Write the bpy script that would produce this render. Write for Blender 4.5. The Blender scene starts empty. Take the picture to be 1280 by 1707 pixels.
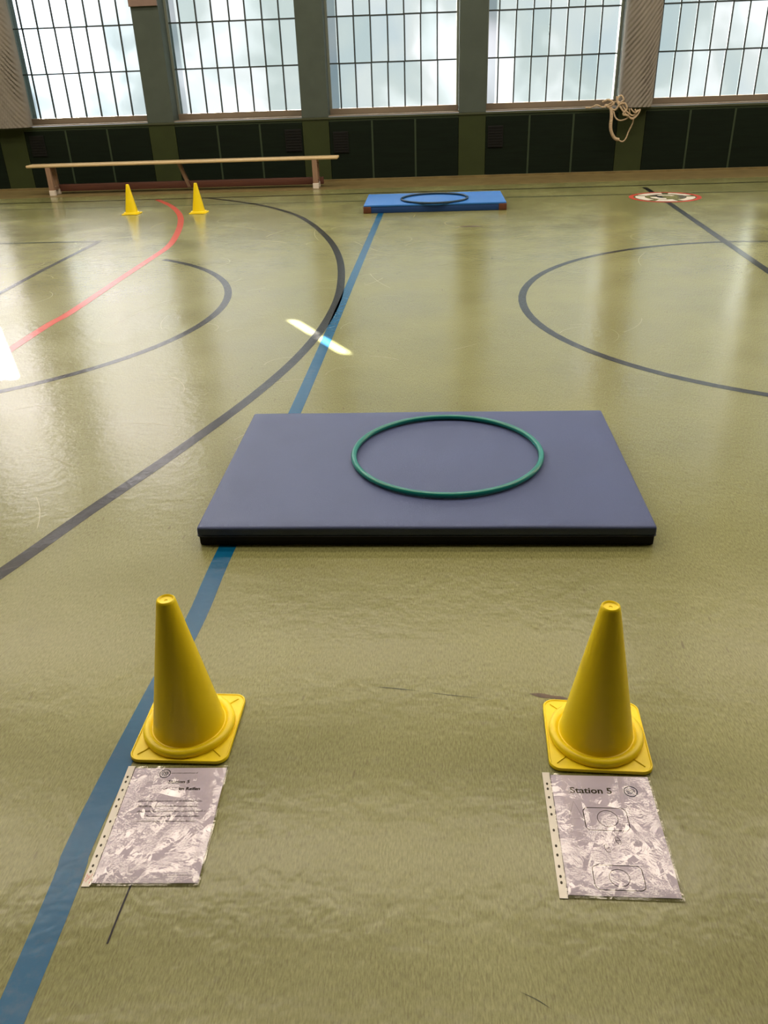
import bpy, bmesh, math, random
from mathutils import Vector, Matrix, noise
random.seed(7)
sc = bpy.context.scene
COL = sc.collection
PI = math.pi

# ------------------------------------------------------------ helpers
def lin(r, g, b):
    f = lambda c: (c/255/12.92) if c/255 <= .04045 else ((c/255+.055)/1.055)**2.4
    return (f(r), f(g), f(b), 1)

def link(name, bm, mat, parent=None, smooth=None):
    me = bpy.data.meshes.new(name)
    bmesh.ops.recalc_face_normals(bm, faces=bm.faces[:])
    if smooth is not None:
        for f in bm.faces: f.smooth = True
        for e in bm.edges:
            if len(e.link_faces) == 2 and e.calc_face_angle(0) > math.radians(smooth):
                e.smooth = False
    bm.to_mesh(me); bm.free()
    o = bpy.data.objects.new(name, me)
    COL.objects.link(o)
    if mat:
        for m in (mat if isinstance(mat, list) else [mat]): me.materials.append(m)
    if parent: o.parent = parent
    return o

def empty(name, loc=(0, 0, 0), rz=0):
    o = bpy.data.objects.new(name, None); COL.objects.link(o)
    o.location = loc; o.rotation_euler = (0, 0, rz); o.empty_display_size = .1
    return o

def tag(o, label=None, cat=None, group=None, kind=None):
    if label: o['label'] = label
    if cat: o['category'] = cat
    if group: o['group'] = group
    if kind: o['kind'] = kind
    return o

def box(bm, x0, x1, y0, y1, z0, z1, bev=0, seg=2):
    vs = [bm.verts.new((x, y, z)) for x in (x0, x1) for y in (y0, y1) for z in (z0, z1)]
    fs = [bm.faces.new([vs[i] for i in q]) for q in
          ((0, 1, 3, 2), (4, 6, 7, 5), (0, 4, 5, 1), (2, 3, 7, 6), (0, 2, 6, 4), (1, 5, 7, 3))]
    if bev:
        es = set(e for f in fs for e in f.edges)
        bmesh.ops.bevel(bm, geom=list(es), offset=bev, segments=seg, affect='EDGES', profile=.5)
    return fs

def lathe(bm, prof, n=64, c=(0, 0)):
    rings = []
    for r, z in prof:
        if r < 1e-6: rings.append([bm.verts.new((c[0], c[1], z))])
        else: rings.append([bm.verts.new((c[0]+r*math.cos(2*PI*k/n), c[1]+r*math.sin(2*PI*k/n), z)) for k in range(n)])
    for a, b in zip(rings, rings[1:]):
        for k in range(n):
            k2 = (k+1) % n
            if len(a) == 1 and len(b) == 1: continue
            if len(a) == 1: bm.faces.new((a[0], b[k], b[k2]))
            elif len(b) == 1: bm.faces.new((a[k], a[k2], b[0]))
            else: bm.faces.new((a[k], a[k2], b[k2], b[k]))

def catmull(pts, n=10, closed=False):
    P = [Vector(p) for p in pts]; out = []
    N = len(P)
    rng = range(N) if closed else range(N-1)
    for i in rng:
        p0 = P[i-1] if (i > 0 or closed) else P[0]*2-P[1]
        p1 = P[i]; p2 = P[(i+1) % N]
        p3 = P[(i+2) % N] if (i+2 < N or closed) else P[-1]*2-P[-2]
        for k in range(n):
            t = k/n
            out.append(.5*((2*p1)+(p2-p0)*t+(2*p0-5*p1+4*p2-p3)*t*t+(3*p1-p0-3*p2+p3)*t**3))
    if not closed: out.append(P[-1])
    return out

def tube(bm, pts, r, n=8, closed=False, caps=True):
    rings = []; N = len(pts); prev = None
    for i, p in enumerate(pts):
        a = pts[i-1] if (i > 0 or closed) else p
        b = pts[(i+1) % N] if (i < N-1 or closed) else p
        t = (b-a).normalized()
        u = prev if prev else (Vector((0, 0, 1)) if abs(t.z) < .9 else Vector((1, 0, 0)))
        u = (u - t*u.dot(t)).normalized(); prev = u
        w = t.cross(u)
        rings.append([bm.verts.new(p+(u*math.cos(2*PI*k/n)+w*math.sin(2*PI*k/n))*r) for k in range(n)])
    for i in range(N if closed else N-1):
        a = rings[i]; b = rings[(i+1) % N]
        for k in range(n): bm.faces.new((a[k], a[(k+1) % n], b[(k+1) % n], b[k]))
    if caps and not closed:
        bm.faces.new(rings[0]); bm.faces.new(rings[-1][::-1])

def ribbon(bm, pts, w, z, closed=False):
    """flat painted stripe lying along a 2-D path"""
    P = [Vector((p[0], p[1])) for p in pts]; N = len(P); L = []
    for i in range(N):
        a = P[i-1] if (i > 0 or closed) else P[i]
        b = P[(i+1) % N] if (i < N-1 or closed) else P[i]
        t = (b-a).normalized(); nrm = Vector((-t.y, t.x))*w/2
        L.append((bm.verts.new((*(P[i]+nrm), z)), bm.verts.new((*(P[i]-nrm), z))))
    for i in range(N if closed else N-1):
        a, b = L[i], L[(i+1) % N]
        bm.faces.new((a[0], a[1], b[1], b[0]))

def rrect(w, l, r, n=6, c=(0, 0)):
    out = []
    for cx, cy, a0 in ((w/2-r, l/2-r, 0), (-w/2+r, l/2-r, PI/2), (-w/2+r, -l/2+r, PI), (w/2-r, -l/2+r, 1.5*PI)):
        for k in range(n+1):
            a = a0+PI/2*k/n
            out.append((c[0]+cx+r*math.cos(a), c[1]+cy+r*math.sin(a)))
    return out

# ------------------------------------------------------------ materials
def mat(name):
    m = bpy.data.materials.new(name); m.use_nodes = True
    nt = m.node_tree
    return m, nt, nt.nodes['Principled BSDF']

def N(nt, t, **kw):
    n = nt.nodes.new(t)
    for k, v in kw.items():
        if k in n.inputs.keys() if hasattr(n.inputs, 'keys') else False: n.inputs[k].default_value = v
        else: setattr(n, k, v)
    return n

def simple(name, col, rough=.5, spec=.5, noise_amt=0, nscale=20, bump=0, bscale=60, metal=0, col2=None, stretch=None, coat=0):
    m, nt, b = mat(name)
    b.inputs['Base Color'].default_value = col
    b.inputs['Roughness'].default_value = rough
    b.inputs['Specular IOR Level'].default_value = spec
    b.inputs['Metallic'].default_value = metal
    b.inputs['Coat Weight'].default_value = coat
    tc = nt.nodes.new('ShaderNodeTexCoord'); mp = nt.nodes.new('ShaderNodeMapping')
    nt.links.new(tc.outputs['Object'], mp.inputs[0])
    if stretch: mp.inputs['Scale'].default_value = stretch
    if noise_amt or col2:
        nz = nt.nodes.new('ShaderNodeTexNoise'); nz.inputs['Scale'].default_value = nscale; nz.inputs['Detail'].default_value = 6
        nt.links.new(mp.outputs[0], nz.inputs['Vector'])
        mx = nt.nodes.new('ShaderNodeMix'); mx.data_type = 'RGBA'
        c2 = col2 or tuple([c*(1-noise_amt) for c in col[:3]]+[1])
        mx.inputs[6].default_value = col; mx.inputs[7].default_value = c2
        rp = nt.nodes.new('ShaderNodeMapRange'); rp.inputs['From Min'].default_value = .35; rp.inputs['From Max'].default_value = .65
        nt.links.new(nz.outputs[0], rp.inputs[0]); nt.links.new(rp.outputs[0], mx.inputs[0])
        nt.links.new(mx.outputs[2], b.inputs['Base Color'])
    if bump:
        n2 = nt.nodes.new('ShaderNodeTexNoise'); n2.inputs['Scale'].default_value = bscale; n2.inputs['Detail'].default_value = 3
        nt.links.new(mp.outputs[0], n2.inputs['Vector'])
        bp = nt.nodes.new('ShaderNodeBump'); bp.inputs['Strength'].default_value = bump; bp.inputs['Distance'].default_value = .005
        nt.links.new(n2.outputs[0], bp.inputs['Height']); nt.links.new(bp.outputs[0], b.inputs['Normal'])
    return m

FLOOR_ROUGH = .21
FLOOR_SPEC = .38
def floor_bump(nt, b, coord):
    """ripple of the sheet vinyl, shared by the floor and the paint on it"""
    n1 = nt.nodes.new('ShaderNodeTexNoise'); n1.inputs['Scale'].default_value = 21; n1.inputs['Detail'].default_value = 2; n1.inputs['Roughness'].default_value = .6
    n2 = nt.nodes.new('ShaderNodeTexNoise'); n2.inputs['Scale'].default_value = 2.2; n2.inputs['Detail'].default_value = 2
    for n in (n1, n2): nt.links.new(coord, n.inputs['Vector'])
    ad = nt.nodes.new('ShaderNodeMath'); ad.operation = 'MULTIPLY_ADD'; ad.inputs[1].default_value = 1.0
    nt.links.new(n2.outputs[0], ad.inputs[0]); nt.links.new(n1.outputs[0], ad.inputs[2])
    bp = nt.nodes.new('ShaderNodeBump'); bp.inputs['Strength'].default_value = 1; bp.inputs['Distance'].default_value = .0013
    nt.links.new(ad.outputs[0], bp.inputs['Height']); nt.links.new(bp.outputs[0], b.inputs['Normal'])

def floor_material():
    m, nt, b = mat('sheet_vinyl')
    tc = nt.nodes.new('ShaderNodeTexCoord'); O = tc.outputs['Object']
    mp = nt.nodes.new('ShaderNodeMapping'); mp.inputs['Scale'].default_value = (1, .2, 1); nt.links.new(O, mp.inputs[0])
    fib = nt.nodes.new('ShaderNodeTexNoise'); fib.inputs['Scale'].default_value = 300; fib.inputs['Detail'].default_value = 5; fib.inputs['Roughness'].default_value = .65
    nt.links.new(mp.outputs[0], fib.inputs['Vector'])
    big = nt.nodes.new('ShaderNodeTexNoise'); big.inputs['Scale'].default_value = 1.6; big.inputs['Detail'].default_value = 5
    nt.links.new(O, big.inputs['Vector'])
    cr = nt.nodes.new('ShaderNodeValToRGB')
    cr.color_ramp.elements[0].position = .3; cr.color_ramp.elements[0].color = (.126, .125, .046, 1)
    cr.color_ramp.elements[1].position = .66; cr.color_ramp.elements[1].color = (.262, .268, .114, 1)
    nt.links.new(fib.outputs[0], cr.inputs[0])
    mx = nt.nodes.new('ShaderNodeMix'); mx.data_type = 'RGBA'; mx.blend_type = 'MULTIPLY'
    br = nt.nodes.new('ShaderNodeMapRange'); br.inputs['From Min'].default_value = .3; br.inputs['From Max'].default_value = .7
    br.inputs['To Min'].default_value = .86; br.inputs['To Max'].default_value = 1.06
    nt.links.new(big.outputs[0], br.inputs[0])
    cc = nt.nodes.new('ShaderNodeCombineColor'); [nt.links.new(br.outputs[0], cc.inputs[i]) for i in range(3)]
    mx.inputs[0].default_value = 1; nt.links.new(cr.outputs[0], mx.inputs[6]); nt.links.new(cc.outputs[0], mx.inputs[7])
    # sparse dark specks
    sp = nt.nodes.new('ShaderNodeTexNoise'); sp.inputs['Scale'].default_value = 75; sp.inputs['Detail'].default_value = 2
    nt.links.new(mp.outputs[0], sp.inputs['Vector'])
    sr = nt.nodes.new('ShaderNodeMapRange'); sr.inputs['From Min'].default_value = .70; sr.inputs['From Max'].default_value = .76; sr.inputs['To Max'].default_value = .5
    nt.links.new(sp.outputs[0], sr.inputs[0])
    m2 = nt.nodes.new('ShaderNodeMix'); m2.data_type = 'RGBA'; m2.inputs[7].default_value = (.06, .05, .02, 1)
    nt.links.new(sr.outputs[0], m2.inputs[0]); nt.links.new(mx.outputs[2], m2.inputs[6])
    nt.links.new(m2.outputs[2], b.inputs['Base Color'])
    rr = nt.nodes.new('ShaderNodeMapRange'); rr.inputs['From Min'].default_value = .3; rr.inputs['From Max'].default_value = .7
    rr.inputs['To Min'].default_value = FLOOR_ROUGH-.03; rr.inputs['To Max'].default_value = FLOOR_ROUGH+.04
    nt.links.new(big.outputs[0], rr.inputs[0]); nt.links.new(rr.outputs[0], b.inputs['Roughness'])
    b.inputs['Specular IOR Level'].default_value = FLOOR_SPEC
    floor_bump(nt, b, O)
    return m

def paint(name, col, wear=.12):
    m, nt, b = mat(name)
    tc = nt.nodes.new('ShaderNodeTexCoord'); O = tc.outputs['Object']
    nz = nt.nodes.new('ShaderNodeTexNoise'); nz.inputs['Scale'].default_value = 9; nz.inputs['Detail'].default_value = 8; nz.inputs['Roughness'].default_value = .7
    nt.links.new(O, nz.inputs['Vector'])
    mr = nt.nodes.new('ShaderNodeMapRange'); mr.inputs['From Min'].default_value = .56; mr.inputs['From Max'].default_value = .8; mr.inputs['To Max'].default_value = wear*3
    nt.links.new(nz.outputs[0], mr.inputs[0])
    mx = nt.nodes.new('ShaderNodeMix'); mx.data_type = 'RGBA'; mx.inputs[6].default_value = col; mx.inputs[7].default_value = (.32, .31, .22, 1)
    nt.links.new(mr.outputs[0], mx.inputs[0]); nt.links.new(mx.outputs[2], b.inputs['Base Color'])
    b.inputs['Roughness'].default_value = FLOOR_ROUGH+.02; b.inputs['Specular IOR Level'].default_value = FLOOR_SPEC
    floor_bump(nt, b, O)
    return m

M = {}
M['floor'] = floor_material()
M['border'] = simple('brown_border_strip', (.20, .155, .065, 1), .35, .4, .25, 6)
M['p_blue'] = paint('blue_line_paint', lin(4, 80, 120), .05)
M['p_black'] = paint('black_line_paint', lin(22, 22, 20), .08)
M['p_thin'] = paint('dark_green_line_paint', lin(44, 56, 44), .10)
M['p_red'] = paint('red_line_paint', lin(186, 72, 58), .10)
M['pale'] = paint('pale_scuff', (.36, .35, .20, 1), .0)
M['p_white'] = paint('white_paint', lin(225, 218, 208), .10)
M['p_grey'] = paint('grey_paint', lin(95, 92, 84), .10)
M['yellow'] = simple('yellow_plastic', (.88, .68, .003, 1), .42, .45, .04, 8, bump=.05, bscale=40)
M['mat_top'] = simple('slate_blue_vinyl', lin(70, 82, 122), .55, .3, .08, 3, bump=.25, bscale=420)
M['mat_side'] = simple('dark_slate_side', lin(64, 68, 88), .6, .3, .1, 8, bump=.2, bscale=300)
M['mat_base'] = simple('black_antislip', lin(24, 24, 28), .8, .3)
M['fmat_top'] = simple('bright_blue_vinyl', lin(44, 110, 190), .45, .4, .06, 3, bump=.2, bscale=300)
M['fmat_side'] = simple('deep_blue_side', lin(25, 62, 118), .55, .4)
M['leather'] = simple('brown_leather', lin(98, 56, 36), .55, .4, .2, 20)
M['hoop'] = simple('teal_plastic', lin(6, 124, 116), .28, .55)
M['hoop2'] = simple('dark_teal_plastic', lin(4, 44, 64), .3, .5)
M['wood'] = simple('pale_varnished_wood', lin(206, 182, 140), .35, .5, .12, 4, stretch=(1, 14, 14))
M['legwood'] = simple('darker_leg_wood', lin(150, 122, 102), .45, .4, .15, 6, stretch=(8, 8, 1))
M['beam'] = simple('reddish_beam_wood', lin(100, 62, 50), .5, .4, .2, 4, stretch=(1, 10, 10))
M['rubber'] = simple('pale_rubber', lin(214, 206, 196), .6, .3)
M['col_up'] = simple('grey_green_concrete', lin(74, 84, 78), .75, .3, .12, 5)
M['col_low'] = simple('shaded_olive_paint', lin(46, 56, 24), .6, .3, .12, 5)  # olive paint with the shade low on the pillar mixed into the colour
M['panel'] = simple('dark_green_panel', lin(13, 25, 15), .6, .15, .3, 3, stretch=(1, 1, 14))
M['seam'] = simple('green_joint_strip', lin(46, 60, 42), .6, .3)
M['ledge'] = simple('green_ledge', lin(66, 72, 54), .5, .3)
M['sill'] = simple('brown_grey_sill', lin(126, 114, 98), .5, .4, .1, 4)
M['wframe'] = simple('grey_green_frame', lin(120, 128, 118), .5, .4)
M['bar'] = simple('dark_glazing_bar', lin(52, 60, 60), .5, .4)
M['vent'] = simple('black_grille', lin(6, 8, 8), .6, .3)
M['rose'] = simple('pinkish_brown_board', lin(132, 112, 104), .6, .3, .1, 8)
M['wall'] = simple('dull_wall_paint', lin(128, 118, 98), .8, .2, .1, 2)
M['ceil'] = simple('ceiling_board', lin(150, 140, 120), .9, .2, .1, 2)
M['rope'] = simple('tan_hemp_rope', lin(196, 174, 146), .8, .2, .35, 60)
M['ink'] = simple('black_ink', lin(38, 36, 44), .6, .2)
M['ink2'] = simple('grey_ink', lin(96, 92, 100), .6, .2)
M['inkpale'] = simple('pale_grey_ink', lin(150, 146, 156), .6, .2)
M['inkblue'] = simple('blue_grey_ink', lin(64, 74, 98), .6, .2)
M['pink'] = simple('pink_ink', lin(214, 120, 130), .6, .2)
M['paper'] = simple('white_paper', lin(220, 213, 228), .6, .3)
M['strip'] = simple('milky_punched_strip', lin(205, 200, 190), .25, .6)
M['hole'] = simple('punch_hole', lin(60, 56, 44), .7, .2)
M['scuff'] = simple('brown_scuff', lin(88, 66, 42), .4, .5, .5, 60)

# gathered curtain fabric
M['curtain'] = simple('gathered_beige_fabric', lin(132, 127, 120), .8, .2, .08, 10)

def sleeve_material():
    m = bpy.data.materials.new('crinkled_clear_film'); m.use_nodes = True
    nt = m.node_tree; nt.nodes.clear()
    out = nt.nodes.new('ShaderNodeOutputMaterial')
    tr = nt.nodes.new('ShaderNodeBsdfTransparent'); gl = nt.nodes.new('ShaderNodeBsdfGlossy')
    gl.inputs['Roughness'].default_value = .05; gl.inputs['Color'].default_value = (1, 1, 1, 1)
    tc = nt.nodes.new('ShaderNodeTexCoord')
    n1 = nt.nodes.new('ShaderNodeTexNoise'); n1.inputs['Scale'].default_value = 26; n1.inputs['Detail'].default_value = 5; n1.inputs['Roughness'].default_value = .55
    n1.inputs['Distortion'].default_value = .8
    nt.links.new(tc.outputs['Object'], n1.inputs['Vector'])
    vo = nt.nodes.new('ShaderNodeTexVoronoi'); vo.feature = 'DISTANCE_TO_EDGE'; vo.inputs['Scale'].default_value = 16
    mp = nt.nodes.new('ShaderNodeMapping'); mp.inputs['Rotation'].default_value = (0, 0, .8); mp.inputs['Scale'].default_value = (1, .45, 1)
    nt.links.new(tc.outputs['Object'], mp.inputs[0]); nt.links.new(mp.outputs[0], vo.inputs['Vector'])
    mr = nt.nodes.new('ShaderNodeMapRange'); mr.inputs['From Max'].default_value = .12; mr.inputs['To Max'].default_value = .5
    nt.links.new(vo.outputs['Distance'], mr.inputs[0])
    ad = nt.nodes.new('ShaderNodeMath'); ad.operation = 'ADD'; nt.links.new(n1.outputs[0], ad.inputs[0]); nt.links.new(mr.outputs[0], ad.inputs[1])
    bp = nt.nodes.new('ShaderNodeBump'); bp.inputs['Strength'].default_value = 1; bp.inputs['Distance'].default_value = .0018
    nt.links.new(ad.outputs[0], bp.inputs['Height']); nt.links.new(bp.outputs[0], gl.inputs['Normal'])
    fr = nt.nodes.new('ShaderNodeFresnel'); fr.inputs['IOR'].default_value = 1.5
    mu = nt.nodes.new('ShaderNodeMath'); mu.operation = 'MULTIPLY_ADD'; mu.inputs[1].default_value = 1.9; mu.inputs[2].default_value = .0; mu.use_clamp = True
    nt.links.new(fr.outputs[0], mu.inputs[0])
    mx = nt.nodes.new('ShaderNodeMixShader')
    nt.links.new(mu.outputs[0], mx.inputs[0]); nt.links.new(tr.outputs[0], mx.inputs[1]); nt.links.new(gl.outputs[0], mx.inputs[2])
    nt.links.new(mx.outputs[0], out.inputs[0])
    return m
M['sleeve'] = sleeve_material()

def glass_material():
    """lightly obscured, slightly wavy glass: each pane has its own tint and its own tilt"""
    m = bpy.data.materials.new('obscured_glass'); m.use_nodes = True
    nt = m.node_tree; nt.nodes.clear()
    out = nt.nodes.new('ShaderNodeOutputMaterial')
    tc = nt.nodes.new('ShaderNodeTexCoord')
    at = nt.nodes.new('ShaderNodeAttribute'); at.attribute_name = 'pane'
    rf = nt.nodes.new('ShaderNodeBsdfRefraction'); rf.inputs['IOR'].default_value = 1.22; rf.inputs['Roughness'].default_value = .09
    n1 = nt.nodes.new('ShaderNodeTexNoise'); n1.inputs['Scale'].default_value = 3.0; n1.inputs['Detail'].default_value = 2
    nt.links.new(tc.outputs['Object'], n1.inputs['Vector'])
    bp = nt.nodes.new('ShaderNodeBump'); bp.inputs['Strength'].default_value = 1; bp.inputs['Distance'].default_value = .02
    nt.links.new(n1.outputs[0], bp.inputs['Height']); nt.links.new(bp.outputs[0], rf.inputs['Normal'])
    cr = nt.nodes.new('ShaderNodeValToRGB')
    cr.color_ramp.elements[0].color = (.78, .84, .84, 1); cr.color_ramp.elements[1].color = (.97, .98, .99, 1)
    nt.links.new(at.outputs['Fac'], cr.inputs[0]); nt.links.new(cr.outputs[0], rf.inputs['Color'])
    tl = nt.nodes.new('ShaderNodeBsdfTranslucent'); tl.inputs['Color'].default_value = (.75, .85, .86, 1)
    mx = nt.nodes.new('ShaderNodeMixShader'); mx.inputs[0].default_value = .012
    nt.links.new(rf.outputs[0], mx.inputs[1]); nt.links.new(tl.outputs[0], mx.inputs[2])
    nt.links.new(mx.outputs[0], out.inputs[0])
    return m
M['glass'] = glass_material()

# ------------------------------------------------------------ room dimensions
YW = 11.87          # face of the window wall
YG = 12.17          # plane of the glazing
ZS = .79            # height of the sill
ZC = 6.2            # ceiling
XL, XR, YB = -13.05, 12.9, -12.0
PITCH = 2.05; CW = .35
cols_x = [-1.60+PITCH*k for k in range(-5, 7)]      # left edges of the columns
ZT = .79+.082+.525*8                               # top of the glazing

# floor
bm = bmesh.new(); box(bm, XL-.2, XR+.2, YB-.2, 12.4, -.2, 0)
floor = link('floor', bm, M['floor']); tag(floor, kind='structure')
def mark(name, m, pts, w, label, closed=False, z=.0006):
    b = bmesh.new(); ribbon(b, pts, w, z, closed)
    o = link(name, b, m, floor); o['label'] = label
    return o
bm = bmesh.new(); box(bm, XL, XR, 11.06, 11.86, .0001, .0012)
o = link('border_strip', bm, M['border'], floor); o['label'] = 'brown strip of floor along the window wall'
mark('court_line', M['p_blue'], catmull([(-.70, -1.5), (-.703, .78), (-.712, 1.13), (-.690, 1.55), (-.664, 1.9), (-.656, 2.305), (-.597, 3.455), (-.53, 6.2), (-.464, 9.01), (-.45, 9.7)], 6), .058, 'straight blue line running under both mats')
big = [(-1.95, .9), (-1.62, 1.55), (-1.383, 2.05), (-1.217, 2.53), (-1.02, 3.08), (-.825, 3.70), (-.685, 4.32), (-.606, 5.0), (-.598, 5.8), (-.700, 6.85), (-.925, 7.88), (-1.30, 8.97), (-1.75, 9.72), (-2.17, 10.18), (-2.66, 10.60)]
mark('court_line', M['p_black'], catmull(big, 10), .056, 'large black arc passing left of the near mat')
def circle(cx, cy, r, a0=0, a1=2*PI, n=96, close=True):
    return [(cx+r*math.cos(a0+(a1-a0)*k/n), cy+r*math.sin(a0+(a1-a0)*k/n)) for k in range(n if close else n+1)]
mark('court_line', M['p_black'], circle(-3.268, 5.362, 1.925, -2.2, .97, close=False), .052, 'small black arc inside the large arc')
mark('court_line', M['p_black'], circle(2.505, 5.226, 1.885), .050, 'black circle right of the near mat')
mark('court_line', M['p_red'], catmull([(-2.44, 1.0), (-2.39, 4.6), (-2.345, 5.3), (-2.325, 6.27), (-2.305, 7.0), (-2.300, 7.5), (-2.363, 8.0), (-2.50, 8.7), (-2.68, 9.35), (-2.95, 10.0), (-3.28, 10.58)], 8), .062, 'red line curving towards the bench', z=.0009)
mark('court_line', M['p_black'], [(2.335, 2.0), (2.42, 6.0), (2.475, 7.3), (2.55, 9.16), (2.585, 10.45)], .060, 'straight black line through the painted emblem', z=.0009)
mark('court_line', M['p_black'], [(-3.05, 7.84), (-3.09, 6.6), (-3.10, 3.9)], .045, 'black line running back to a corner on the left', z=.0009)
mark('court_line', M['p_thin'], [(-3.03, 7.86), (-4.9, 7.90)], .045, 'short black line across on the left', z=.0012)
mark('court_line', M['p_black'], [(-12.5, 10.60), (12.5, 10.62)], .050, 'thin black line nearest the window wall', z=.0012)
mark('court_line', M['p_thin'], [(-12.5, 10.12), (-5, 10.07), (0, 9.975), (4.0, 9.88), (12.5, 9.65)], .042, 'thin dark line in front of the wall line')
# emblem
b = bmesh.new(); ribbon(b, circle(2.615, 9.64, .355), .05, .0018, True)
em = link('painted_emblem', b, M['p_red'], floor); em['label'] = 'round red and white painted emblem on the far floor'
b = bmesh.new()
for a0, a1, r, w in ((.25, 1.2, .27, .09), (1.45, 2.5, .26, .11), (2.7, 3.9, .26, .10), (4.15, 4.9, .25, .13), (5.1, 6.2, .27, .09), (.6, 2.0, .13, .06), (2.9, 4.6, .12, .07)):
    ribbon(b, circle(2.615, 9.64, r, a0, a1, 20, False), w, .0021)
link('white_motif', b, M['p_white'], em)
b = bmesh.new()
for a0, a1, r, w in ((-.9, .5, .15, .07), (2.0, 2.8, .17, .05)):
    ribbon(b, circle(2.66, 9.66, r, a0, a1, 16, False), w, .0022)
link('grey_motif', b, M['p_grey'], em)
# damage to the floor
mark('floor_crack', M['ink'], catmull([(-.575, 1.04), (-.5775, 1.02), (-.5805, .965), (-.5825, .905)], 5), .0035, 'short straight dark cut below the left sheet')
def taper(name, m, pts, w, label, z=.0006):
    P = catmull([(x, y, 0) for x, y in pts], 8); n = len(P); b = bmesh.new(); L = []
    for i, p in enumerate(P):
        t = (P[min(i+1, n-1)]-P[max(i-1, 0)]).normalized(); s = max(.08, math.sin(PI*i/(n-1)))*(.7+.5*noise.noise(p*40))
        q = Vector((-t.y, t.x, 0))*w/2*s
        L.append((b.verts.new(p+q+Vector((0, 0, z))), b.verts.new(p-q+Vector((0, 0, z)))))
    for a, c in zip(L, L[1:]): b.faces.new((a[0], a[1], c[1], c[0]))
    o = link(name, b, m, floor); o['label'] = label
taper('floor_scratch', M['p_thin'], [(-.135, 1.603), (-.085, 1.597), (-.014, 1.586)], .0036, 'thin dark scratch in the middle of the near floor')
taper('floor_scratch', M['p_thin'], [(-.005, 1.583), (.06, 1.572), (.14, 1.56)], .0024, 'thin dark scratch in the middle of the near floor')
taper('floor_scratch', M['p_thin'], [(.147, .835), (.175, .822), (.200, .805)], .0018, 'faint scratch near the bottom edge')
taper('scuff_mark', M['scuff'], [(.248, 1.579), (.285, 1.571), (.345, 1.560)], .024, 'brown scuff behind the right cone')
taper('scuff_mark', M['scuff'], [(.29, 8.14), (.42, 8.15), (.56, 8.11)], .10, 'brown scuff in front of the far mat')

rd = random.Random(21); b = bmesh.new()
for k in range(110):                                        # pale scuffs left by shoes, mostly on the left and in the middle
    x = rd.uniform(-3.4, 1.8); y = rd.uniform(2.4, 9.0)
    if k % 3: x = -abs(x)
    L_ = rd.uniform(.10, .55)*(.45+y*.08); a = rd.uniform(0, PI); cv = rd.uniform(-2.2, 2.2); pts = []
    for q in range(13):
        pts.append((x, y)); x += math.cos(a)*L_/12; y += math.sin(a)*L_/12; a += cv/12
    ww = rd.uniform(.0014, .0032)*(.5+y*.16)
    ribbon(b, pts, ww, .0005)
o = link('pale_scuffs', b, M['pale'], floor); o['label'] = 'pale curved shoe scuffs on the floor'; o['kind'] = 'stuff'

# ------------------------------------------------------------ window wall
wall = empty('wall_front'); tag(wall, kind='structure')
bm = bmesh.new(); box(bm, XL, XR, YW+.03, 12.4, 0, ZS-.03); link('lower_wall', bm, M['panel'], wall)
bm = bmesh.new(); box(bm, XL, XR, YW+.25, 12.4, ZT+.08, ZC); link('upper_wall', bm, M['wall'], wall)
bm = bmesh.new(); box(bm, XL, XR, YW-.012, YW+.03, ZS-.03, ZS-.004, .003); link('ledge', bm, M['ledge'], wall)
bays = []
for i, x in enumerate(cols_x):
    bm = bmesh.new(); zt = ZC
    box(bm, x, x+CW, YW, 12.4, ZS-.004, zt, .004); link('pillar', bm, M['col_up'], wall)
    bm = bmesh.new(); box(bm, x, x+CW, YW, YW+.05, 0, ZS-.03, .003); link('pillar_base', bm, M['col_low'], wall)
    if i < len(cols_x)-1: bays.append((x+CW, x+PITCH))
# dark panels between the pillars, with pale joints
for x0, x1 in bays:
    w = (x1-x0)/3
    for k in range(3):
        bm = bmesh.new()
        box(bm, x0+w*k+(.011 if k else .004), x0+w*(k+1)-(.011 if k < 2 else .004), YW+.004, YW+.05, .02, ZS-.06, .004)
        link('wall_panel', bm, M['panel'], wall)
    bm = bmesh.new()
    for k in (1, 2): box(bm, x0+w*k-.012, x0+w*k+.012, YW+.002, YW+.04, .02, ZS-.06)
    box(bm, x0, x1, YW+.004, YW+.04, ZS-.058, ZS-.03)
    link('panel_joint', bm, M['seam'], wall)
bm = bmesh.new(); box(bm, XL, XR, YW-.012, YW, 0, .028, .002)
tag(link('baseboard_front', bm, M['border']), kind='structure')

# sun direction and two unseen slits cut in the glass to throw its floor patches
SUN = Vector((.495, -.869, 0)).normalized(); EL = math.radians(25)
def back(x, y):
    d = (YG-y)/-SUN.y
    return x+SUN.x*-d, d*math.tan(EL)
slits = [(*back(-.632, 4.67), .055, .36), (*back(-2.47, 4.50), .11, .50)]

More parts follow.
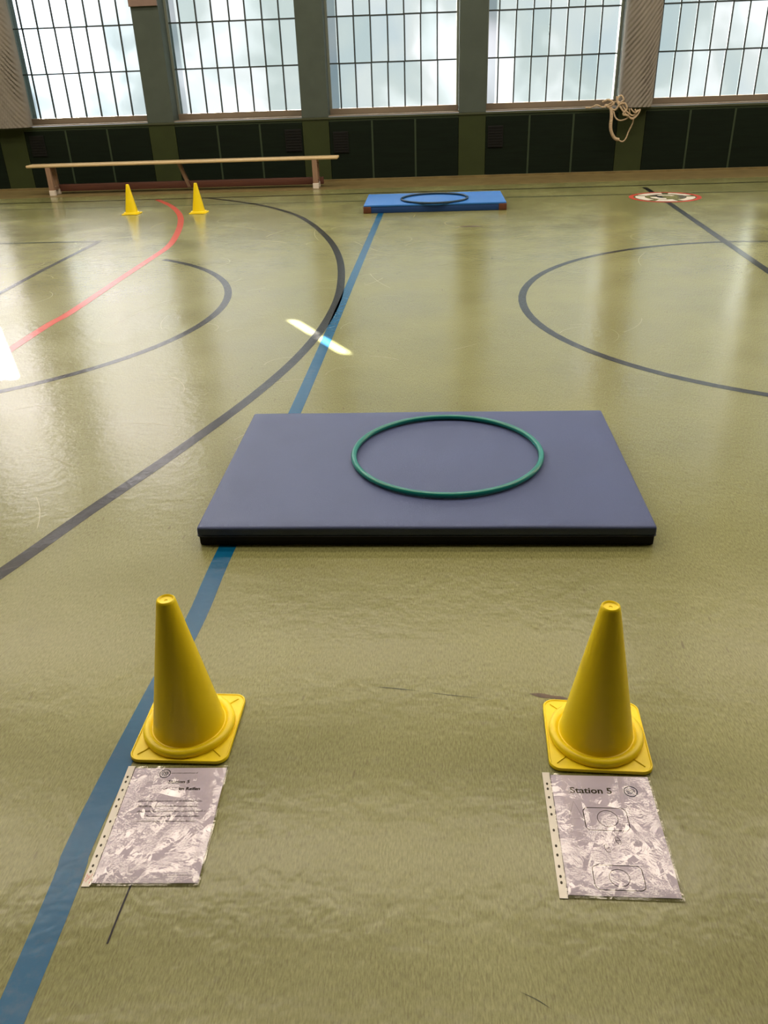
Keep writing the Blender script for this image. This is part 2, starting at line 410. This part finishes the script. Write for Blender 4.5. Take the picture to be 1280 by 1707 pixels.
def window(n, x0, x1):
    w = empty('window_%d' % n, ((x0+x1)/2, YG, ZS)); tag(w, kind='structure')
    cx = (x0+x1)/2; a, c = x0-cx, x1-cx; f0 = .082; top = ZT-ZS
    b = bmesh.new()
    box(b, a, c, -.30, .04, 0, .012, .003)                 # stone shelf
    link('window_sill', b, M['sill'], w)
    b = bmesh.new()
    box(b, a, c, -.035, .04, .012, f0, .004)
    link('bottom_rail', b, M['sill'], w)
    b = bmesh.new()
    box(b, a, a+.028, -.03, .03, f0, top); box(b, c-.028, c, -.03, .03, f0, top); box(b, a, c, -.03, .03, top, top+.08)
    link('window_frame', b, M['wframe'], w)
    rows = 8; ph = (top-f0)/rows; off = random.uniform(-.015, .02); pw = .2136
    bars = bmesh.new(); gl = bmesh.new(); vals = []
    xs0 = [a+.028]; x = a+.155+off
    while x < c-.07: xs0.append(x); x += pw
    xs0.append(c-.028)
    for r in range(rows):
        z0 = f0+r*ph; z1 = z0+ph
        xs = [xs0[0]]+[q+random.uniform(-.006, .006) for q in xs0[1:-1]]+[xs0[-1]]
        if r: 
            for p, q in zip(xs, xs[1:]): 
                dz = random.uniform(-.002, .002); box(bars, p, q, -.012, .012, z0-.008+dz, z0+.008+dz)
        for k in range(1, len(xs)-1): box(bars, xs[k]-.008, xs[k]+.008, -.014, .012, z0, z1)
        for k in range(len(xs)-1):
            cells = [(xs[k]+.003, xs[k+1]-.003, z0+.004, z1-.004)]
            for sx, sz, sw, sh in slits:                   # cut the slit for the sun patch out of the pane
                nxt = []
                lx, lz = sx-cx, sz-ZS
                for p, q, s, t in cells:
                    A, B, Cc, Dd = max(p, lx-sw/2), min(q, lx+sw/2), max(s, lz-sh/2), min(t, lz+sh/2)
                    if A < B and Cc < Dd:
                        for rc in ((p, A, s, t), (B, q, s, t), (A, B, s, Cc), (A, B, Dd, t)):
                            if rc[1]-rc[0] > .001 and rc[3]-rc[2] > .001: nxt.append(rc)
                    else: nxt.append((p, q, s, t))
                cells = nxt
            v = random.random()
            for p, q, s, t in cells:
                fs = box(gl, p, q, -.003, .003, s, t); vals += [v]*6
    # glazing bars run on whole across the slits
    link('glazing_bars', bars, M['bar'], w)
    g = link('window_glass', gl, M['glass'], w)
    at = g.data.attributes.new('pane', 'FLOAT', 'FACE')
    for i, v in enumerate(vals): at.data[i].value = v
    return w
for n, (x0, x1) in enumerate(bays): window(n+1, x0, x1)

# other walls and ceiling
bm = bmesh.new(); box(bm, XL-.2, XL, YB-.2, 12.4, 0, ZC); tag(link('wall_left', bm, M['wall']), kind='structure')
bm = bmesh.new(); box(bm, XR, XR+.2, YB-.2, 12.4, 0, ZC); tag(link('wall_right', bm, M['wall']), kind='structure')
bm = bmesh.new(); box(bm, XL, XR, YB-.2, YB, 0, ZC); tag(link('wall_back', bm, M['wall']), kind='structure')
bm = bmesh.new(); box(bm, XL-.2, XR+.2, YB-.2, 12.4, ZC, ZC+.2); tag(link('ceiling', bm, M['ceil']), kind='structure')

# grilles in the dark panels
def vent(x, z, w, h, label):
    t = empty('vent_grille', (x, YW+.004, z)); tag(t, label, 'vent grille', 'black grilles in the wall panels')
    b = bmesh.new(); box(b, -w/2, w/2, -.012, 0, -h/2, h/2, .003); link('grille_frame', b, M['vent'], t)
    b = bmesh.new()
    for k in range(8):
        zz = -h/2+h*(k+.5)/8; box(b, -w/2+.012, w/2-.012, -.018, -.010, zz-.006, zz+.006)
    link('louvre', b, M['vent'], t)
vent(-1.73, .52, .22, .27, 'small black grille behind the right part of the bench, left of a pillar')
vent(-1.10, .48, .20, .26, 'small black grille above the right end of the bench, right of a pillar')
vent(.93, .49, .20, .26, 'small black grille in the panel right of the middle pillar')
vent(-5.19, .55, .20, .26, 'small black grille above the left end of the bench')

# board on a pillar
bm = bmesh.new(); box(bm, -3.66, -3.30, YW-.03, YW-.001, 2.10, 2.75, .004)
tag(link('pillar_board', bm, M['rose']), 'pinkish brown board fixed high on the pillar, cut by the top edge', 'board')

# ------------------------------------------------------------ gathered curtains
def curtain(x0, x1, z0, z1, sgn, label, depth=.17):
    cx = (x0+x1)/2; hw = (x1-x0)/2
    t = empty('gathered_curtain', (cx, YW-.012, z0)); tag(t, label, 'curtain', 'gathered curtains strapped to the pillars')
    b = bmesh.new(); nu, nz = 56, 300; G = []
    for j in range(nz+1):
        z = (z1-z0)*j/nz; row = []
        zz = z*(1 if z > .0 else 1)
        for i in range(nu+1):
            s = -1+2*i/nu; a = s*PI/2
            x = hw*math.sin(a)*(1+.03*math.sin(z*2.3)); y = -depth*math.cos(a)**.7 if math.cos(a) > 1e-6 else 0
            fade = min(1, math.cos(a)*2.2)
            ph = (z - sgn*x*1.35)/.072 + .8*noise.noise(Vector((x*3, z*1.5, cx)))
            d = .034*fade*abs(math.sin(ph*PI))*(.45+.8*abs(noise.noise(Vector((x*5, z*2+7, cx)))+.3))
            d += .02*noise.noise(Vector((x*4, z*1.3, cx+3)))*fade
            row.append(b.verts.new((x, min(-.002, y-d), z)))
        G.append(row)
    for j in range(nz):
        for i in range(nu): b.faces.new((G[j][i], G[j][i+1], G[j+1][i+1], G[j+1][i]))
    b.faces.new(G[0][::-1]); b.faces.new(G[-1])
    link('curtain_fabric', b, M['curtain'], t, smooth=60)
    return t
curtain(2.475, 2.90, ZS+.0, 5.6, 1, 'gathered beige curtain bunched against the pillar above the tangled rope')
curtain(-5.86, -5.20, ZS+.0, 5.6, -1, 'gathered beige curtain bunched on the far left pillar above the bench', .2)

# ------------------------------------------------------------ tangled rope
bm = bmesh.new()
def rp(pts, r, y=0):
    tube(bm, catmull([Vector((x, 11.70+yy+y, z)) for x, z, yy in pts], 8), r, 7)
rp([(2.06, .800, .10), (2.13, .80, .10), (2.2, .825, .08), (2.28, .80, .05), (2.36, .845, 0), (2.44, .86, -.02), (2.50, .81, -.04), (2.56, .74, -.06), (2.64, .70, -.04), (2.70, .76, -.02)], .010)
rp([(2.30, .82, .06), (2.36, .79, 0), (2.375, .70, -.02), (2.375, .58, -.02), (2.40, .50, -.01), (2.45, .435, 0), (2.50, .42, .01)], .021)
rp([(2.44, .46, .0), (2.49, .42, 0), (2.55, .395, .02), (2.59, .43, .02), (2.62, .52, .02), (2.655, .60, .02), (2.66, .67, .0)], .009)
rp([(2.42, .92, 0), (2.45, .85, -.03), (2.50, .88, -.05), (2.47, .93, -.03), (2.42, .88, -.03), (2.47, .80, -.05), (2.53, .73, -.06), (2.58, .69, -.05), (2.64, .67, -.03), (2.68, .71, -.02), (2.66, .77, -.03)], .011)
rp([(2.26, .86, .05), (2.33, .885, .02), (2.39, .84, -.02), (2.34, .80, 0), (2.41, .77, -.03), (2.46, .83, -.05), (2.52, .84, -.06), (2.55, .78, -.06), (2.51, .72, -.06), (2.58, .70, -.06)], .012)
rp([(2.39, .78, -.02), (2.42, .69, -.03), (2.47, .65, -.03), (2.54, .655, -.03), (2.60, .70, -.03), (2.58, .78, -.05)], .009)
rp([(2.60, .78, -.05), (2.66, .73, -.05), (2.72, .765, -.04), (2.69, .70, -.05), (2.63, .66, -.05), (2.56, .71, -.06)], .009)
tag(link('rope', bm, M['rope'], smooth=80), 'tangled tan rope hanging from the sill at the foot of the curtain', 'rope')

# ------------------------------------------------------------ gymnastic bench
bench = empty('gym_bench', (-3.11, 11.30, 0), -.008)
tag(bench, 'long low pale wooden gym bench in front of the dark wall panels', 'bench')
bm = bmesh.new()
box(bm, -2.02, 2.02, -.12, .12, .340, .372, .012, 3)
for v in bm.verts:                                        # the ends come to a blunt point
    if abs(v.co.x) > 1.98: v.co.y *= .86
link('seat', bm, M['wood'], bench, 40)
bm = bmesh.new(); box(bm, -1.78, 1.80, .09, .15, .03, .115, .008); link('balance_beam', bm, M['beam'], bench, 40)
for k, x in enumerate((-1.74, 0.0, 1.72)):
    if k == 1:
        bm = bmesh.new()
        fs = box(bm, -.02, .02, -.03, .03, 0, .30)
        for v in bm.verts:
            v.co.x += -.05 if v.co.z > .1 else .03; v.co.y += .03 if v.co.z > .1 else .11
        for v in bm.verts: v.co.z += .04
        l = link('leg', bm, M['legwood'], bench); l.location = (x, 0, 0)
        continue
    bm = bmesh.new()
    box(bm, -.032, .032, -.10, -.055, .035, .34, .004)
    box(bm, -.032, .032, .06, .105, .035, .34, .004)
    box(bm, -.030, .030, -.056, .061, .29, .338, .003)
    box(bm, -.026, .026, -.056, .061, .06, .10, .003)
    l = link('leg', bm, M['legwood'], bench); l.location = (x, 0, 0)
    for y in (-.078, .082):
        bm = bmesh.new(); box(bm, -.037, .037, -.028, .028, 0, .065, .005)
        r = link('rubber_foot', bm, M['rubber'], l); r.location = (0, y, 0); r['label'] = 'pale rubber foot'

# ------------------------------------------------------------ mats
def cushion(bm, w, l, z0, z1, r, seg=3):
    box(bm, -w/2, w/2, -l/2, l/2, z0, z1, r, seg)
m1 = empty('gym_mat', (-.0093, 2.7883, 0), -.0106)
tag(m1, 'slate blue rectangular gym mat in mid floor with a teal hoop on it', 'mat')
bm = bmesh.new(); cushion(bm, 1.478, .995, .034, .070, .010, 4)
bmesh.ops.subdivide_edges(bm, edges=[e for e in bm.edges if e.calc_length() > .3], cuts=24, use_grid_fill=True)
for v in bm.verts:
    if v.co.z > .066: v.co.z += .0015*noise.noise(Vector((v.co.x*3, v.co.y*3, 0)))
link('top_cover', bm, M['mat_top'], m1, 30)
bm = bmesh.new(); cushion(bm, 1.470, .987, 0, .0345, .006, 2); o = link('underside', bm, M['mat_base'], m1, 30); o['label'] = 'black lower half of the mat side'
bm = bmesh.new()
ribbon(bm, rrect(1.478, .995, .010), .002, .0355, True)
tube(bm, [Vector((x, y, .036)) for x, y in rrect(1.478, .995, .012)], .0022, 6, True)
link('edge_seam', bm, M['mat_side'], m1, 60)

m2 = empty('gym_mat', (.105, 9.475, 0), -.006)
tag(m2, 'bright blue gym mat with brown corners lying near the window wall', 'mat')
bm = bmesh.new(); cushion(bm, 1.485, .83, .062, .082, .006, 2); link('top_cover', bm, M['fmat_top'], m2, 30)
bm = bmesh.new(); cushion(bm, 1.475, .82, 0, .064, .006, 2); o = link('side_wall', bm, M['fmat_side'], m2, 30)
for sx in (-1, 1):
    for sy in (-1, 1):
        bm = bmesh.new()
        xa, xb = sorted((sx*.665, sx*.747)); ya, yb = sorted((sy*.335, sy*.420))
        box(bm, xa, xb, ya, yb, .001, .068, .006, 2)
        c = link('corner_patch', bm, M['leather'], m2, 30); c['label'] = 'brown leather corner patch'

# ------------------------------------------------------------ hoops
def hoop(c, R_, r, m, label):
    bm = bmesh.new(); tube(bm, [Vector((R_*math.cos(2*PI*k/128), R_*math.sin(2*PI*k/128), 0)) for k in range(128)], r, 14, True)
    o = link('hula_hoop', bm, m, smooth=80); o.location = c
    return tag(o, label, 'hoop', 'gymnastics hoops on the mats')
hoop((.0755, 2.838, .0712+.0105), .351, .0105, M['hoop'], 'teal green plastic hoop lying on the slate blue mat')
hoop((.104, 9.385, .083+.010), .355, .011, M['hoop2'], 'dark teal plastic hoop lying on the far bright blue mat')

# ------------------------------------------------------------ cones
def make_cone():
    root = empty('traffic_cone'); tag(root, 'x', 'cone', 'yellow marking cones')
    bm = bmesh.new()                                       # hollow body with a rounded ring at its foot
    prof = [(.1055, .008), (.1075, .014), (.1065, .021), (.1015, .0255), (.096, .0262), (.0905, .024), (.0865, .0205), (.0842, .021), (.0830, .026)]
    for k in range(1, 15):
        t = k/14; prof.append((.0830+(.0212-.0830)*t, .026+(.368-.026)*t))
    prof += [(.0200, .3725), (.0178, .3745), (.0160, .3735), (.0150, .3705), (.0140, .3700), (.004, .3700), (.0032, .3685), (.0, .3680)]
    lathe(bm, prof, 72)
    link('cone_body', bm, M['yellow'], root, 50)
    bm = bmesh.new()                                       # square foot with a raised rim
    def loop(w, r, z): return [bm.verts.new((x, y, z)) for x, y in rrect(w, w, r, 7)]
    Ls = [loop(.222, .024, 0), loop(.228, .026, .003), loop(.228, .026, .0085), loop(.2255, .0255, .0105), loop(.222, .025, .0105), loop(.219, .024, .0085), loop(.209, .024, .0085)]
    for a, b2 in zip(Ls, Ls[1:]):
        for k in range(len(a)): bm.faces.new((a[k], a[(k+1) % len(a)], b2[(k+1) % len(a)], b2[k]))
    bm.faces.new(Ls[0][::-1]); bm.faces.new(Ls[-1])
    link('base_plate', bm, M['yellow'], root, 40)
    for k in range(4):                                     # crease from each corner to the ring
        bm = bmesh.new(); a = PI/4+k*PI/2
        d = Vector((math.cos(a), math.sin(a), 0)); n = Vector((-d.y, d.x, 0))
        p0 = d*.104; p1 = d*.136
        vs = [bm.verts.new(p+s*n*.0017+Vector((0, 0, z))) for p, z in ((p0, .0088), (p1, .0088)) for s in (-1, 1)]
        top = [bm.verts.new(p+Vector((0, 0, .0108))) for p in (p0, p1)]
        bm.faces.new((vs[0], vs[2], top[1], top[0])); bm.faces.new((vs[1], top[0], top[1], vs[3]))
        bm.faces.new((vs[0], top[0], vs[1])); bm.faces.new((vs[2], vs[3], top[1]))
        link('corner_rib', bm, M['yellow'], root)
    return root
def dup(root):
    r = root.copy(); COL.objects.link(r)
    for ch in list(root.children):
        c = ch.copy(); COL.objects.link(c); c.parent = r
    return r
cone = make_cone()
for i, (x, y, s, rz, ty, lab) in enumerate((
    (-.568, 1.452, 1.0, -.02, -.9, 'large yellow plastic cone above the left text sheet beside the blue line'),
    (.3815, 1.432, .985, -.05, .3, 'large yellow plastic cone above the right sheet titled Station 5'),
    (-3.255, 9.50, .82, 0, -.5, 'small far yellow cone under the bench middle, left of its pair'),
    (-2.485, 9.44, .82, 0, 0, 'small far yellow cone beside the start of the large black arc'))):
    o = cone if i == 0 else dup(cone)
    o.location = (x, y, 0); o.rotation_euler = (0, 0, rz); o.scale = (s, s, s); o['label'] = lab

# ------------------------------------------------------------ printed sheets in punched plastic sleeves
def text_mesh(name, s, size, x, y, z, m, parent, stretch=1.0, bold=0, align='LEFT'):
    cu = bpy.data.curves.new('tmp', 'FONT'); cu.body = s; cu.size = size; cu.align_x = align; cu.offset = bold; cu.resolution_u = 3
    t = bpy.data.objects.new('tmp', cu); COL.objects.link(t)
    bpy.context.view_layer.update()
    me = bpy.data.meshes.new_from_object(t.evaluated_get(bpy.context.evaluated_depsgraph_get()))
    bpy.data.objects.remove(t); bpy.data.curves.remove(cu)
    me.name = name; o = bpy.data.objects.new(name, me); COL.objects.link(o)
    me.materials.clear(); me.materials.append(m); o.parent = parent
    o.location = (x, y, z); o.scale = (stretch, 1, 1)
    return o

ZI = .0015
def sheet(loc, rz, label):
    t = empty('printed_sheet', (*loc, .0006), rz); tag(t, label, 'sheet', 'printed sheets in clear plastic sleeves')
    b = bmesh.new(); box(b, -.0975, .1105, -.1475, .1480, 0, .0012)
    link('paper', b, M['paper'], t)
    # sleeve: a crinkled clear film, a little wider than the page
    b = bmesh.new(); nx, ny = 46, 60; G = []
    for j in range(ny+1):
        row = []
        for i in range(nx+1):
            x = -.1000+.2145*i/nx; y = -.1540+.3080*j/ny
            e = min(1, 12*min(i/nx, 1-i/nx), 12*min(j/ny, 1-j/ny))
            z = .0018+e*(.0014+.0008*noise.noise(Vector((x*14+loc[0]*30, y*14, 0)))+.0004*noise.noise(Vector((x*45, y*45, loc[0]))))
            row.append(b.verts.new((x, y, max(.0017, z))))
        G.append(row)
    for j in range(ny):
        for i in range(nx): b.faces.new((G[j][i], G[j][i+1], G[j+1][i+1], G[j+1][i]))
    s = link('plastic_sleeve', b, M['sleeve'], t, 80); s['label'] = 'crinkled clear plastic sleeve'
    b = bmesh.new()
    xl, xr = -.1150, -.0990
    ys = [-.1555, .1545]
    box(b, xl, xr, ys[0], ys[1], .0002, .0014)
    st = link('punched_strip', b, M['strip'], t)
    for yy in HOLES:
        b = bmesh.new(); lathe(b, [(.0024, .0003), (.0024, .00165), (0, .00165)], 14)
        for v in b.verts: v.co.y *= 1.45
        h = link('punch_hole', b, M['hole'], st, 50); h.location = (-.1075, yy, 0)
    # the page edge that shows through the film along the strip
    b = bmesh.new(); box(b, -.0990, -.0978, -.153, .153, .0012, .0016); link('sleeve_seam', b, M['ink2'], t)
    return t
HOLES = [.122, .108, .0845, .0583, .0397, -.0004, -.0385, -.060, -.086, -.1085, -.122]

def strokes(name, pts, w, m, parent, closed=False, z=ZI):
    b = bmesh.new(); ribbon(b, pts, w, z, closed); return link(name, b, m, parent)
def logo(cx, cy, r, parent):
    l = strokes('round_logo', circle(cx, cy, r, n=40), .0022, M['inkblue'], parent, True)
    b = bmesh.new()
    for k in range(4):
        yy = cy+r*(.42-.28*k); hw = math.sqrt(max(0, (r*.74)**2-(yy-cy)**2))
        n = 3 if k % 2 else 2
        for q in range(n):
            a = cx-hw+2*hw*q/n; ribbon(b, [(a+.0004, yy), (a+2*hw/n-.0008, yy)], .0018 if k != 1 else .0026, ZI)
    link('logo_marks', b, M['inkblue'], l)

# right sheet
SR = sheet((.3583, 1.1645), -.0195, 'plastic-sleeved sheet headed Station 5 with drawings, below the right cone')
text_mesh('title_text', 'Station 5', .0225, -.0615, .0985, ZI, M['ink'], SR, 1.10, .0004)
logo(.0665, .1060, .0135, SR)
for (cx, cy, hh) in ((-.058, .030, .046), (.064, .039, .041)):
    strokes('drawn_cone', [(cx-.015, cy), (cx, cy+hh), (cx+.015, cy)], .0009, M['inkpale'], SR, True)
for (x, y, w, h, r, cx, cy, cr) in ((.0025, .0312, .088, .0575, .011, .0055, .0325, .0205), (.002, -.1075, .094, .0545, .011, .0035, -.1080, .0190)):
    strokes('drawn_mat', rrect(w, h, r, 6, (x, y)), .0017, M['ink'], SR, True)
    strokes('drawn_hoop', circle(cx, cy, cr, n=48), .0014, M['ink2'], SR, True)
for (cx, cy, a) in ((.0165, -.0215, .3), (-.0080, -.041, .3)):
    P = [(cx+math.cos(t)*.0042*math.cos(a)-math.sin(t)*.0095*(1+.2*math.cos(t))*math.sin(a), cy+math.cos(t)*.0042*math.sin(a)+math.sin(t)*.0095*math.cos(a)) for t in [2*PI*k/24 for k in range(24)]]
    f = strokes('drawn_footprint', P, .0010, M['ink2'], SR, True)
    strokes('drawn_sole', [(cx-.0035, cy-.001), (cx+.0035, cy+.001)], .0010, M['ink2'], f)

# left sheet
SL = sheet((-.5609, 1.1771), .0186, 'plastic-sleeved sheet with lines of text, below the left cone on the blue line')
logo(-.0255, .1312, .0115, SL)
def scribble(parent, name, x0, x1, y, h, m, seed, word=(.006, .016)):
    """small blurred printing that cannot be read in the photograph"""
    rd = random.Random(seed); b = bmesh.new(); x = x0
    while x < x1:
        wl = rd.uniform(*word); e = min(x+wl, x1)
        while x < e:
            hh = h*(1 if rd.random() < .25 else .62); lw = rd.uniform(.0005, .0009)
            ribbon(b, [(x, y-h*.3), (x+.0001, y-h*.3+hh)], lw, ZI)
            if rd.random() < .7: 
                yy = y-h*.3+hh*rd.choice((.05, .5, .95)); ribbon(b, [(x, yy), (x+.0014, yy)], .0006, ZI)
            x += rd.uniform(.0013, .0019)
        x = e+.0018
    return link(name, b, m, parent)
scribble(SL, 'heading_line', -.0105, .0470, .1322, .0028, M['ink2'], 1)
text_mesh('title_text', 'Station 5', .0120, -.0125, .1035, ZI, M['ink'], SL, 1.12, .0003)
text_mesh('title_text', 'im Reifen', .0120, .0155, .0835, ZI, M['ink'], SL, 1.05, .0003)
strokes('title_mark', [(-.020, .090), (-.017, .086), (-.012, .087), (-.010, .091)], .0013, M['ink'], SL)
for k, (a, c, y) in enumerate(((-.0625, .0750, .0530), (-.0630, .0665, .0388), (-.0575, .0875, .0256), (-.0370, .0770, .0123), (-.0510, .0730, -.0006))):
    scribble(SL, 'text_line', a, c, y, .0050, M['ink'] if k % 2 else M['ink2'], 10+k)
scribble(SL, 'footer_line', .040, .089, -.1307, .0022, M['inkpale'], 31)
b = bmesh.new()
rd = random.Random(4)
for k in range(16):
    x = -.1135+rd.random()*.013; y = -.130-rd.random()*.022
    ribbon(b, [(x, y), (x+rd.uniform(-.003, .003), y+rd.uniform(.002, .005))], .0009, ZI+.0003)
link('pink_print', b, M['pink'], SL)['label'] = 'pink print at the lower left corner of the sleeve'

# ------------------------------------------------------------ lights
def area(name, loc, sx, sy, power, col, rot=(0, 0, 0)):
    l = bpy.data.lights.new(name, 'AREA'); l.shape = 'RECTANGLE'; l.size = sx; l.size_y = sy; l.energy = power; l.color = col
    o = bpy.data.objects.new(name, l); COL.objects.link(o); o.location = loc; o.rotation_euler = rot
    return o
WARM = (1, .85, .67)
for y, wd, p in ((3.3, 1.2, 175), (5.9, .8, 165), (9.3, 1.0, 170)):
    for x in (-7.0, -.2, 6.6):
        area('ceiling_lamp', (x, y, 6.05), 6.4, wd, p, WARM)

s = bpy.data.lights.new('sun', 'SUN'); s.energy = 170; s.angle = math.radians(.30); s.color = (1, .93, .85)
so = bpy.data.objects.new('sun', s); COL.objects.link(so)
d = Vector((SUN.x*math.cos(EL), SUN.y*math.cos(EL), -math.sin(EL)))
so.rotation_euler = d.to_track_quat('-Z', 'Y').to_euler()

# sky: broken cloud, brightest round the sun
w = bpy.data.worlds.new('sky'); sc.world = w; w.use_nodes = True
nt = w.node_tree; nt.nodes.clear()
out = nt.nodes.new('ShaderNodeOutputWorld'); bg = nt.nodes.new('ShaderNodeBackground'); nt.links.new(bg.outputs[0], out.inputs[0])
tc = nt.nodes.new('ShaderNodeTexCoord')
mp = nt.nodes.new('ShaderNodeMapping'); mp.inputs['Scale'].default_value = (1, 1, 1.4); nt.links.new(tc.outputs['Generated'], mp.inputs[0])
nz = nt.nodes.new('ShaderNodeTexNoise'); nz.inputs['Scale'].default_value = 8; nz.inputs['Detail'].default_value = 3; nz.inputs['Roughness'].default_value = .55; nz.inputs['Distortion'].default_value = .4
nt.links.new(mp.outputs[0], nz.inputs['Vector'])
cr = nt.nodes.new('ShaderNodeValToRGB'); e = cr.color_ramp.elements
e[0].position = .34; e[0].color = (.40, .50, .58, 1); e[1].position = .68; e[1].color = (1.6, 1.55, 1.62, 1)
k = e.new(.49); k.color = (.58, .625, .63, 1)
nt.links.new(nz.outputs[0], cr.inputs[0])
def lobe(az, el, sharp):
    v = Vector((math.sin(az)*math.cos(el), math.cos(az)*math.cos(el), math.sin(el)))
    dp = nt.nodes.new('ShaderNodeVectorMath'); dp.operation = 'DOT_PRODUCT'; dp.inputs[1].default_value = v
    nm = nt.nodes.new('ShaderNodeVectorMath'); nm.operation = 'NORMALIZE'; nt.links.new(tc.outputs['Generated'], nm.inputs[0]); nt.links.new(nm.outputs[0], dp.inputs[0])
    a = nt.nodes.new('ShaderNodeMath'); a.operation = 'MULTIPLY_ADD'; a.inputs[1].default_value = sharp; a.inputs[2].default_value = -sharp; nt.links.new(dp.outputs['Value'], a.inputs[0])
    x = nt.nodes.new('ShaderNodeMath'); x.operation = 'EXPONENT'; nt.links.new(a.outputs[0], x.inputs[0])
    return x.outputs[0]
def addlobe(prev, o, col):
    m = nt.nodes.new('ShaderNodeMix'); m.data_type = 'RGBA'; m.blend_type = 'MULTIPLY'; m.inputs[0].default_value = 1; m.inputs[6].default_value = (*col, 1)
    c = nt.nodes.new('ShaderNodeCombineColor'); [nt.links.new(o, c.inputs[i]) for i in range(3)]
    nt.links.new(c.outputs[0], m.inputs[7])
    a = nt.nodes.new('ShaderNodeMix'); a.data_type = 'RGBA'; a.blend_type = 'ADD'; a.inputs[0].default_value = 1
    nt.links.new(prev, a.inputs[6]); nt.links.new(m.outputs[2], a.inputs[7]); return a.outputs[2]
r = math.radians
# the glare round the sun is broken up by the same clouds
br = nt.nodes.new('ShaderNodeMapRange'); br.inputs['From Min'].default_value = .38; br.inputs['From Max'].default_value = .60; br.inputs['To Min'].default_value = .12; br.inputs['To Max'].default_value = 1.5
nt.links.new(nz.outputs[0], br.inputs[0])
_lobe = lobe
def lobe(*a):
    m = nt.nodes.new('ShaderNodeMath'); m.operation = 'MULTIPLY'
    nt.links.new(_lobe(*a), m.inputs[0]); nt.links.new(br.outputs[0], m.inputs[1]); return m.outputs[0]
c1 = addlobe(cr.outputs[0], lobe(r(-24), r(3), 230), (2.4, 2.5, 2.9))
c2 = addlobe(c1, _lobe(r(-28), r(22), 62), (10.5, 8.6, 8.2))
nt.links.new(c2, bg.inputs[0]); bg.inputs[1].default_value = .75

# ------------------------------------------------------------ camera
cd = bpy.data.cameras.new('camera'); cam = bpy.data.objects.new('camera', cd); COL.objects.link(cam)
cd.sensor_fit = 'VERTICAL'; cd.sensor_height = 36; cd.sensor_width = 27; cd.lens = 36*1370.6/1707
cd.clip_start = .05; cd.clip_end = 200
f, p, rr_, yaw, h = 1370.5895, .4989, -.0368, -.0599, 1.3766
cy, sy = math.cos(yaw), math.sin(yaw)
F0 = Vector((sy, cy, 0)); R0 = Vector((cy, -sy, 0)); U = Vector((0, 0, 1))
F = F0*math.cos(p)-U*math.sin(p); UC = U*math.cos(p)+F0*math.sin(p)
Rr = R0*math.cos(rr_)+UC*math.sin(rr_); U2 = -R0*math.sin(rr_)+UC*math.cos(rr_)
mw = Matrix.Identity(4)
for i in range(3): mw[i][0] = Rr[i]; mw[i][1] = U2[i]; mw[i][2] = -F[i]
mw[0][3], mw[1][3], mw[2][3] = 0, 0, h
cam.matrix_world = mw
sc.camera = cam

sc.view_settings.view_transform = 'Standard'; sc.view_settings.look = 'None'
sc.view_settings.gamma = 1; sc.view_settings.use_curve_mapping = False
sc.view_settings.exposure = 0
